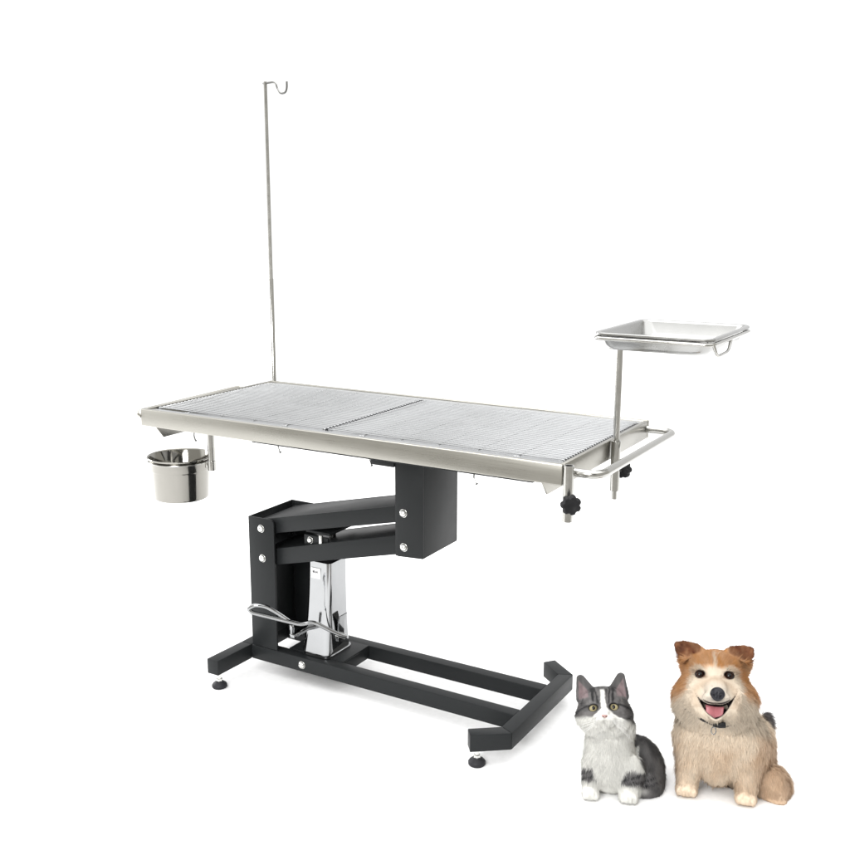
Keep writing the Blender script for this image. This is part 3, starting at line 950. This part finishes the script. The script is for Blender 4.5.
# ---- dog
dog = thing('dog', 'fluffy cream and tan dog sitting with open mouth and tongue showing', 'dog', (1.6690, .2275, 0))
dog.rotation_euler.z = math.radians(14.5)
HC2 = (-25.5, 99.5, -49.0); ROLL2 = 3.5
fd = Field((-78, -10, -124), (70, 172, 100), 1.15)
X, Y, D = fd.X, fd.Y, fd.D
Z = D + LEAN * Y
a_ = math.radians(ROLL2)
hX = (X - HC2[0]) * math.cos(a_) + (Y - HC2[1]) * math.sin(a_); hY = -(X - HC2[0]) * math.sin(a_) + (Y - HC2[1]) * math.cos(a_); hZ = D - HC2[2]
fd.add(ell(X, Y, Z, (-16, 55, 12), (48, 31, 33)), 6)
fd.add(ell(X, Y, Z, (-19, 74, 13), (42, 22, 29)), 7)
fd.add(ell(X, Y, Z, (-14, 38, 15), (43, 20, 26)), 8)
fd.add(ell(X, Y, Z, (8, 46, 52), (32, 44, 46)), 10)
fd.add(ell(X, Y, Z, (36, 17, 40), (22, 25, 38), 10), 5)
fd.add(cone(X, Y, Z, (-46, 42, 4), (-48, 6, -1), 14.5, 10.5), 6)
fd.add(cone(X, Y, Z, (11, 42, 4), (11, 6, -1), 14.5, 10.0), 6)
fd.add(ell(X, Y, Z, (-19, 26, 8), (16, 14, 15)), 4)
for x0, rr in ((-48, 11.5), (11, 11.0)):
    fd.add(ell(X, Y, Z, (x0, 2.5, -5), (rr, 7, 12)), 3)
    for q in (-.62, -.2, .22, .64):
        fd.add(ell(X, Y, Z, (x0 + q * rr, 1.0, -14 + abs(q) * 4), (3.3, 4.6, 5.5)), 1.3)
fd.add(ell(X, Y, Z, (44, 3, 16), (11, 5, 13)), 6)
fd.add(cone(X, Y, Z, (10, 40, 92), (29, 72, 74), 6, 6), 5)
fd.add(cone(X, Y, Z, (29, 72, 74), (28.5, 88, 62), 6, 4.5), 3)
fd.add(ell(hX, hY, hZ, (0, 15, 2), (31, 29, 29)), 6)
for sgn in (-1, 1):
    fd.add(ell(hX, hY, hZ, (21 * sgn, -5, 4), (20, 23, 23)), 8)
fd.add(ell(hX, hY, hZ, (0, -20, 4), (33, 18.5, 25)), 5)
fd.add(ell(hX, hY, hZ, (0, 28, -9), (21, 14, 16)), 8)
fd.add(cone(hX, hY, hZ, (.5, 4, -22), (1.5, -5.5, -42), 12.0, 8.0), 4)
for sgn in (-1, 1):
    fd.add(ell(hX, hY, hZ, (1 + 6.0 * sgn, -8, -37), (7.5, 6, 9)), 2.5)
    fd.add(ell(hX, hY, hZ, (15 * sgn, -11, -13), (12, 14, 11)), 5)
fd.add(cone(hX, hY, hZ, (.5, -20, -18), (.5, -22.5, -31), 11, 7.0), 5)
def mouth2(hx, hy):
    x = hx - .0
    yu = -4.6 - 8.6 * (1 - np.clip(np.abs(x) / 18.2, 0, 1.2) ** 2.6)
    yl = -4.6 - 22.4 * (1 - np.clip(np.abs(x - .4) / 18.2, 0, 1.2) ** 1.6)
    return np.maximum(hy - yu, (yl - hy) * .62)
m2 = mouth2(hX, hY)
hole = np.maximum(np.maximum(m2, -(fd.F + 9)), hZ + 6)
fd.cut(hole, 1.0)
DEYES = [(-14.7, 16.6), (13.9, 17.0)]
DZ = []
for ex, ey in DEYES:
    DZ.append(np.mean([fd.front(*head_to((ex + q, ey + r_, 0), HC2, ROLL2)[:2]) for q, r_ in ((-4.5, 0), (4.5, 0), (0, 4), (0, -4))]))
    fd.cut(ell(hX, hY, hZ, (ex, ey, DZ[-1] - HC2[2]), (4.8, 3.6, 7), 10 if ex < 0 else -10), .8)
for sgn in (-1, 1):
    fd.add(ell(hX, hY, hZ, (14.5 * sgn, 22.5, -20.5), (8.5, 2.6, 5), -8 * sgn), 3)
LEAR = [(-37, 46.5), (-30, 48), (-18, 45.5), (-13, 41), (-23, 38.5), (-30.5, 33.5), (-35, 39)]
REAR = [(12, 40.5), (17, 44.5), (29, 46.5), (35, 45), (35, 40), (31.5, 34.5), (24, 37.8)]
for poly, sgn in ((LEAR, -1), (REAR, 1)):
    fd.add(ell(hX, hY, hZ, (24 * sgn, 32, 0), (9.5, 12, 8), 20 * sgn), 6)
    zc = -5 - .42 * np.clip(49 - hY, 0, 18) - .012 * (hX * sgn - 25) ** 2 + .10 * (hX * sgn - 25)
    fd.add(flap(hX, hY, hZ, poly, zc, 1.0 + 1.4 * np.clip((hY - 36) / 12, 0, 1), 3.0), 2.0)
fd.F = np.maximum(fd.F, (math.tan(TILT) * D - Y) * math.cos(TILT) + .25)

def dog_color(P):
    h = head_axes(P, HC2, ROLL2); hx, hy, hz = h.T; ax = np.abs(hx)
    x, y = P[:, 0], P[:, 1]; z = P[:, 2] + LEAN * y
    n1 = wob(P, .28, 31); n2 = wob(P, .8, 32)
    cream = np.array([.75, .64, .51]); tan = (.61, .455, .315); orange = (.43, .20, .066); red = (.088, .024, .011); pale = (.50, .43, .345)
    C = np.tile(cream, (len(P), 1)) * (1 + .07 * n2)[:, None]
    head = ss(62, 72, y) * (hz < 34)
    C = mix3(C, tan, np.clip(.45 + .5 * n1, 0, 1) * (1 - head) * (1 - ss(44, 60, y)) * .85)
    C = mix3(C, (.47, .30, .18), ss(18, 30, x + .12 * y + n1 * 4) * (1 - ss(66, 84, y)) * .55)  # tan flank, browned further by painting in that side's shade
    # head
    C = mix3(C, pale, head * .8)
    mz = np.hypot((hx - .5) / 15.5, (hy + 6) / 13.5)
    C = mix3(C, (.52, .465, .395), head * (1 - ss(.8, 1.1, mz)) * .8)
    C = mix3(C, (.40, .29, .20), head * np.exp(-((mz - 1.32) / .24) ** 2) * (hy > -16) * (hz < 0) * .45)  # shadow round the muzzle sides, painted into the coat
    org = ss(0, 5, hy - (21.5 - .018 * ax ** 2 + 2.5 * np.exp(-((ax - 14) / 4) ** 2)) + n2 * 1.6)
    side = ss(-2, 3, ax - (28 - .28 * np.clip(hy, -30, 30)) + n2 * 1.6) * ss(-9, 3, hy - n1 * 4)
    o = np.clip(np.maximum(org, side), 0, 1) * head
    o *= 1 - .75 * np.exp(-(hx / (1.6 + .0 * hy)) ** 2) * ss(18, 24, hy) * (1 - ss(36, 40, hy))
    C = mix3(C, orange, o * (.86 + .14 * n2))
    C = mix3(C, (.33, .135, .045), o * ss(.1, .9, n1) * .45)
    # pale brows above the eyes
    for ex, ey in DEYES:
        r = np.sqrt(((hx - ex - np.sign(ex) * .5) / 8.2) ** 2 + ((hy - ey - .5) / 7.4) ** 2)
        C = mix3(C, (.46, .385, .30), (1 - ss(.8, 1.15, r)) * (hz < -10) * .75)
        r = np.sqrt(((hx - ex) / 5.6) ** 2 + ((hy - ey) / 4.4) ** 2)
        C = mix3(C, (.020, .012, .010), (1 - ss(.9, 1.08, r)) * (hz < -8))
        q_ = np.exp(-(((hx - ex + np.sign(ex) * 4.5) / 3.2) ** 2 + ((hy - ey + 2.6) / 1.6) ** 2))
        C = mix3(C, (.16, .09, .055), q_ * (hz < -8) * .75)
    # ears
    for poly, sgn in ((LEAR, -1), (REAR, 1)):
        e = ss(33.5, 37, hy + (ax - 24) * .45) * ss(12, 15, hx * sgn) * ss(-16, -13, -np.abs(hz + 6) - 3) * head
        C = mix3(C, red, np.clip(e, 0, 1) * np.clip(.82 + .22 * n2, 0, 1)); C = mix3(C, (.045, .018, .011), np.clip(e, 0, 1) * ss(.2, .9, n1) * .5)
        dk = (1 - ss(3.2, 7, np.abs(hy - (31 - .2 * (ax - 26))))) * ss(17, 20, hx * sgn) * (1 - ss(31, 34, hx * sgn)) * (hz > -4) * head  # shadow below the ear flap, painted into the coat
        C = mix3(C, (.055, .028, .018), np.clip(dk, 0, 1) * .8)
    # mouth and lips
    m = mouth2(hx, hy)
    C = mix3(C, (.014, .010, .011), (1 - ss(.1, 1.1, m)) * (hz < -8))
    # chin rim under the nose, tail tip
    C = mix3(C, (.055, .052, .055), np.exp(-((hx - 1.5) / 8) ** 2) * (1 - ss(1.0, 3.2, np.abs(hy + 9.8))) * (hz < -30) * .85)
    C = mix3(C, (.13, .12, .12), ss(80, 84, y) * ss(46, 52, z) * (x > 20))
    # shade between the legs, put into the coat colour as dark brown
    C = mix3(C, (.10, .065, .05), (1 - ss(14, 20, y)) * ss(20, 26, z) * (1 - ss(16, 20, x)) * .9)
    return np.clip(C, .004, .9)

def dog_fur(P, N_):
    h = head_axes(P, HC2, ROLL2); hx, hy, hz = h.T; ax = np.abs(hx)
    x, y = P[:, 0], P[:, 1]; z = P[:, 2] + LEAN * y
    head = ss(62, 72, y)
    L = 9.0 - 3.6 * (1 - ss(16, 36, y)) * (1 - ss(12, 26, z)) - 1.5 * ss(20, 40, x)
    L = np.where(y < 8, np.minimum(L, 2.5), L)
    rr = np.sqrt(hx ** 2 + ((hy + 2) * 1.0) ** 2)
    Lh = 1.9 + (8.0 - 3.0 * ss(0, 14, hy)) * ss(21, 38, rr) * (1 - ss(30, 40, hy)) + 1.3 * ss(20, 32, hy)
    ear = ((hy > 33) & (ax > 12) & (hz < 0))
    Lh = np.where(ear, 2.8, Lh)
    L = L * (1 - head) + Lh * head
    for ex, ey in DEYES:
        r = np.sqrt(((hx - ex) / 5.2) ** 2 + ((hy - ey) / 4.0) ** 2)
        L = np.where((r < 1.02) & (hz < -8) & (head > .5), 0, L)
    L = np.where((mouth2(hx, hy) < 1.4) & (hz < -6) & (head > .5), 0, L)
    L = np.where((np.abs(hx - 2) < 8) & (np.abs(hy + 5) < 7.0) & (hz < -36), .0, L)
    L = np.where(y < math.tan(TILT) * P[:, 2] + .5, 0, L)
    fl = np.stack([np.sign(x + 16) * .18, -np.ones(len(P)), np.full(len(P), .1)], 1)
    fh = np.stack([hx * 1.0, hy + 2 - 16 * ss(14, 34, ax) - 4, np.full(len(P), 10.)], 1)
    fh /= np.linalg.norm(fh, axis=1, keepdims=True)
    flow = fl * (1 - head)[:, None] + fh * head[:, None]
    return L, flow, 1 + 1.3 * head, .30 + .12 * (1 - head)
skin_and_fur(dog, fd, dog_color, dog_fur, 200000, (SKIN, FUR), .25)
for (ex, ey), ez in zip(DEYES, DZ):
    c = head_to((ex, ey, 0), HC2, ROLL2); c[2] = ez + 5.4
    e = ball('eye', c, 5.3, EYE_DARK, dog)
    look = (0, .02, -1)
    ir = eye_cap('iris', c, 5.36, 44, IRIS_BROWN, e, look)
    eye_cap('pupil', c, 5.42, 22, EYE_DARK, ir, look)
nc = head_to((2, -5.0, 0), HC2, ROLL2); nc[2] = fd.front(nc[0], nc[1]) + 1.5
b = bmesh.new(); bmesh.ops.create_uvsphere(b, u_segments=40, v_segments=24, radius=1)
for v in b.verts:
    x, y, z = v.co
    k = 1 - .30 * max(0, -y - .1)            # narrower below
    z2 = z * (1 + .12 * y)
    for sg in (-1, 1):
        q = math.exp(-(((x - .48 * sg) / .22) ** 2 + ((y + .22) / .20) ** 2))
        if z < 0: z2 += .55 * q
    z2 += .18 * math.exp(-(x / .10) ** 2) * (1 if z < 0 and y < .2 else 0)
    v.co = Vector(to_local(nc + np.array([x * 7.3 * k, y * 7.0, z2 * 5.2])))
me = bpy.data.meshes.new('nose'); bmesh.ops.recalc_face_normals(b, faces=b.faces); b.to_mesh(me); b.free(); me.materials.append(NOSE_BLACK)
me.polygons.foreach_set('use_smooth', [True] * len(me.polygons))
link(bpy.data.objects.new('nose', me), dog)
# tongue: a curved pad lying on the lower jaw
zc = fd.front(HC2[0], HC2[1] - 30)
rows = []
for t in np.linspace(0, 1, 15):
    yy = -14.2 - 11.8 * t; wv = 8.8 * (1 - .12 * t) * math.sqrt(max(0, 1 - max(0, (t - .55) / .45) ** 2.2)) + .15
    rows.append([(HC2[0] + .6 + wv * q, HC2[1] + yy + .9 * abs(q) ** 2 * 1.2, zc + 2.0 - 5.5 * t ** .8 + 1.6 * (q * q) + .7 * math.exp(-(q / .14) ** 2)) for q in np.linspace(-1, 1, 17)])
b = B()
vt = [[b.verts.new(Vector(to_local(np.array(p)))) for p in r] for r in rows]
vb_ = [[b.verts.new(Vector(to_local(np.array((p[0], p[1] - .4, p[2] + 2.2))))) for p in r] for r in rows]
for g, fl_ in ((vt, 1), (vb_, 0)):
    for i in range(14):
        for j in range(16):
            b.faces.new((g[i][j], g[i][j + 1], g[i + 1][j + 1], g[i + 1][j]))
for i in range(14):
    for j in (0, 16):
        b.faces.new((vt[i][j], vt[i + 1][j], vb_[i + 1][j], vb_[i][j]))
for j in range(16):
    for i in (0, 14):
        b.faces.new((vt[i][j], vt[i][j + 1], vb_[i][j + 1], vb_[i][j]))
bmesh.ops.recalc_face_normals(b, faces=b.faces)
me = bpy.data.meshes.new('tongue'); b.to_mesh(me); b.free(); me.materials.append(TONGUE)
me.polygons.foreach_set('use_smooth', [True] * len(me.polygons))
link(bpy.data.objects.new('tongue', me), dog)
# collar with buckle and tag ring
cp = []
for x_, y_ in ((-58, 84), (-50, 78.5), (-42, 74), (-33, 70.2), (-24, 67.8), (-16, 67.8), (-7, 70.2), (2, 74), (10, 78.5), (18, 84)):
    cp.append((x_, y_, fd.front(x_, y_) + (-.9 if -30 < x_ < -10 else 1.5)))
bk = [(12, 84, cp[-1][2] + 18), (-20, 86, cp[5][2] + 38), (-52, 84, cp[0][2] + 18)]
col = field_tube('collar', fillet(cp + bk, 12, 5, True), 1.9, PLASTIC, dog, 10, True)
zb = min(cp[4][2], cp[5][2])
field_tube('buckle', [(-25, 68.2, zb - 4.6), (-19.5, 67.4, zb - 5.6), (-14, 68.4, zb - 4.6)], 2.9, PLASTIC, col, 12)
field_tube('tag_ring', [(-24.8 + 2.2 * math.cos(a), 61.4 + 3.6 * math.sin(a), zb - 5.6 + .25 * math.sin(a) * 2) for a in np.linspace(0, 2 * math.pi, 24, endpoint=False)], .55, HOOKW, col, 8, True)


# ------------------------------------------------------------------ light
w = bpy.data.worlds.new('World'); S.world = w; w.use_nodes = True
N, L = w.node_tree.nodes, w.node_tree.links
bg = N['Background']
tc = N.new('ShaderNodeTexCoord')
def vdot(v):
    d = N.new('ShaderNodeVectorMath'); d.operation = 'DOT_PRODUCT'
    L.new(tc.outputs['Generated'], d.inputs[0]); d.inputs[1].default_value = v
    return d.outputs['Value']
def smooth(sock, a, b):
    m = N.new('ShaderNodeMapRange'); m.interpolation_type = 'SMOOTHSTEP'
    m.inputs['From Min'].default_value = a; m.inputs['From Max'].default_value = b
    L.new(sock, m.inputs['Value']); return m.outputs[0]
def mixc(f, a, c):
    m = N.new('ShaderNodeMix'); m.data_type = 'RGBA'
    L.new(f, m.inputs['Factor'])
    for s, i in ((a, 'A'), (c, 'B')):
        if isinstance(s, tuple): m.inputs[i].default_value = (*s, 1)
        else: L.new(s, m.inputs[i])
    return m.outputs['Result']
# unseen studio painted into the world: warm grey room behind the camera, white backdrop in front, bright patches added above and at the left
room = mixc(smooth(vdot((0, 0, 1)), -.25, .15), (.72, .70, .655), (.74, .725, .68))
c = mixc(smooth(vdot((-.92, -.25, .30)), .80, .93), room, (1.9, 1.9, 1.88))
c = mixc(smooth(vdot((.55, -.80, .25)), .955, .98), c, (.10, .10, .10))  # dark patch added to put stripes into the chrome
c = mixc(smooth(vdot((-.5115, .8593, 0)), .32, .66), c, (1.12, 1.12, 1.12))
c = mixc(smooth(vdot((0, 0, 1)), .50, .75), c, (2.6, 2.6, 2.6))
L.new(c, bg.inputs['Color'])
bg.inputs['Strength'].default_value = 1.0

def area(name, loc, target, size, power, col=(1, 1, 1)):
    l = bpy.data.lights.new(name, 'AREA'); l.energy = power; l.size = size; l.color = col
    o = link(bpy.data.objects.new(name, l)); o.location = loc
    o.rotation_euler = (Vector(target) - Vector(loc)).to_track_quat('-Z', 'Y').to_euler()
    return o
area('overhead_fill', (.3, .3, 3.2), (.6, .3, 0), 2.2, 45)  # added unseen lamp, lifts the floor to white
area('front_fill', (1.4, -3.3, 1.8), (.85, .2, .05), 1.3, 100)  # added unseen lamp, washes out floor shadows under the table
area('side_softbox', (-2.6, .1, 1.1), (.6, .3, .0), 1.2, 50)

# ------------------------------------------------------------------ camera
cam = bpy.data.cameras.new('Camera'); co = link(bpy.data.objects.new('Camera', cam))
co.location = (2.1907, -2.0955, 1.7093 - .322)
co.rotation_euler = (math.pi / 2 - .2051, 0, .5367)
cam.sensor_width = 36; cam.lens = 36 * 1044.48 / 850
cam.clip_start = .05; cam.clip_end = 200
S.camera = co
S.view_settings.view_transform = 'Standard'
S.view_settings.look = 'None'
S.view_settings.exposure = 0
S.view_settings.gamma = 1
S.render.engine = 'CYCLES'
S.cycles.use_denoising = True
S.cycles.max_bounces = 8
S.cycles.glossy_bounces = 6
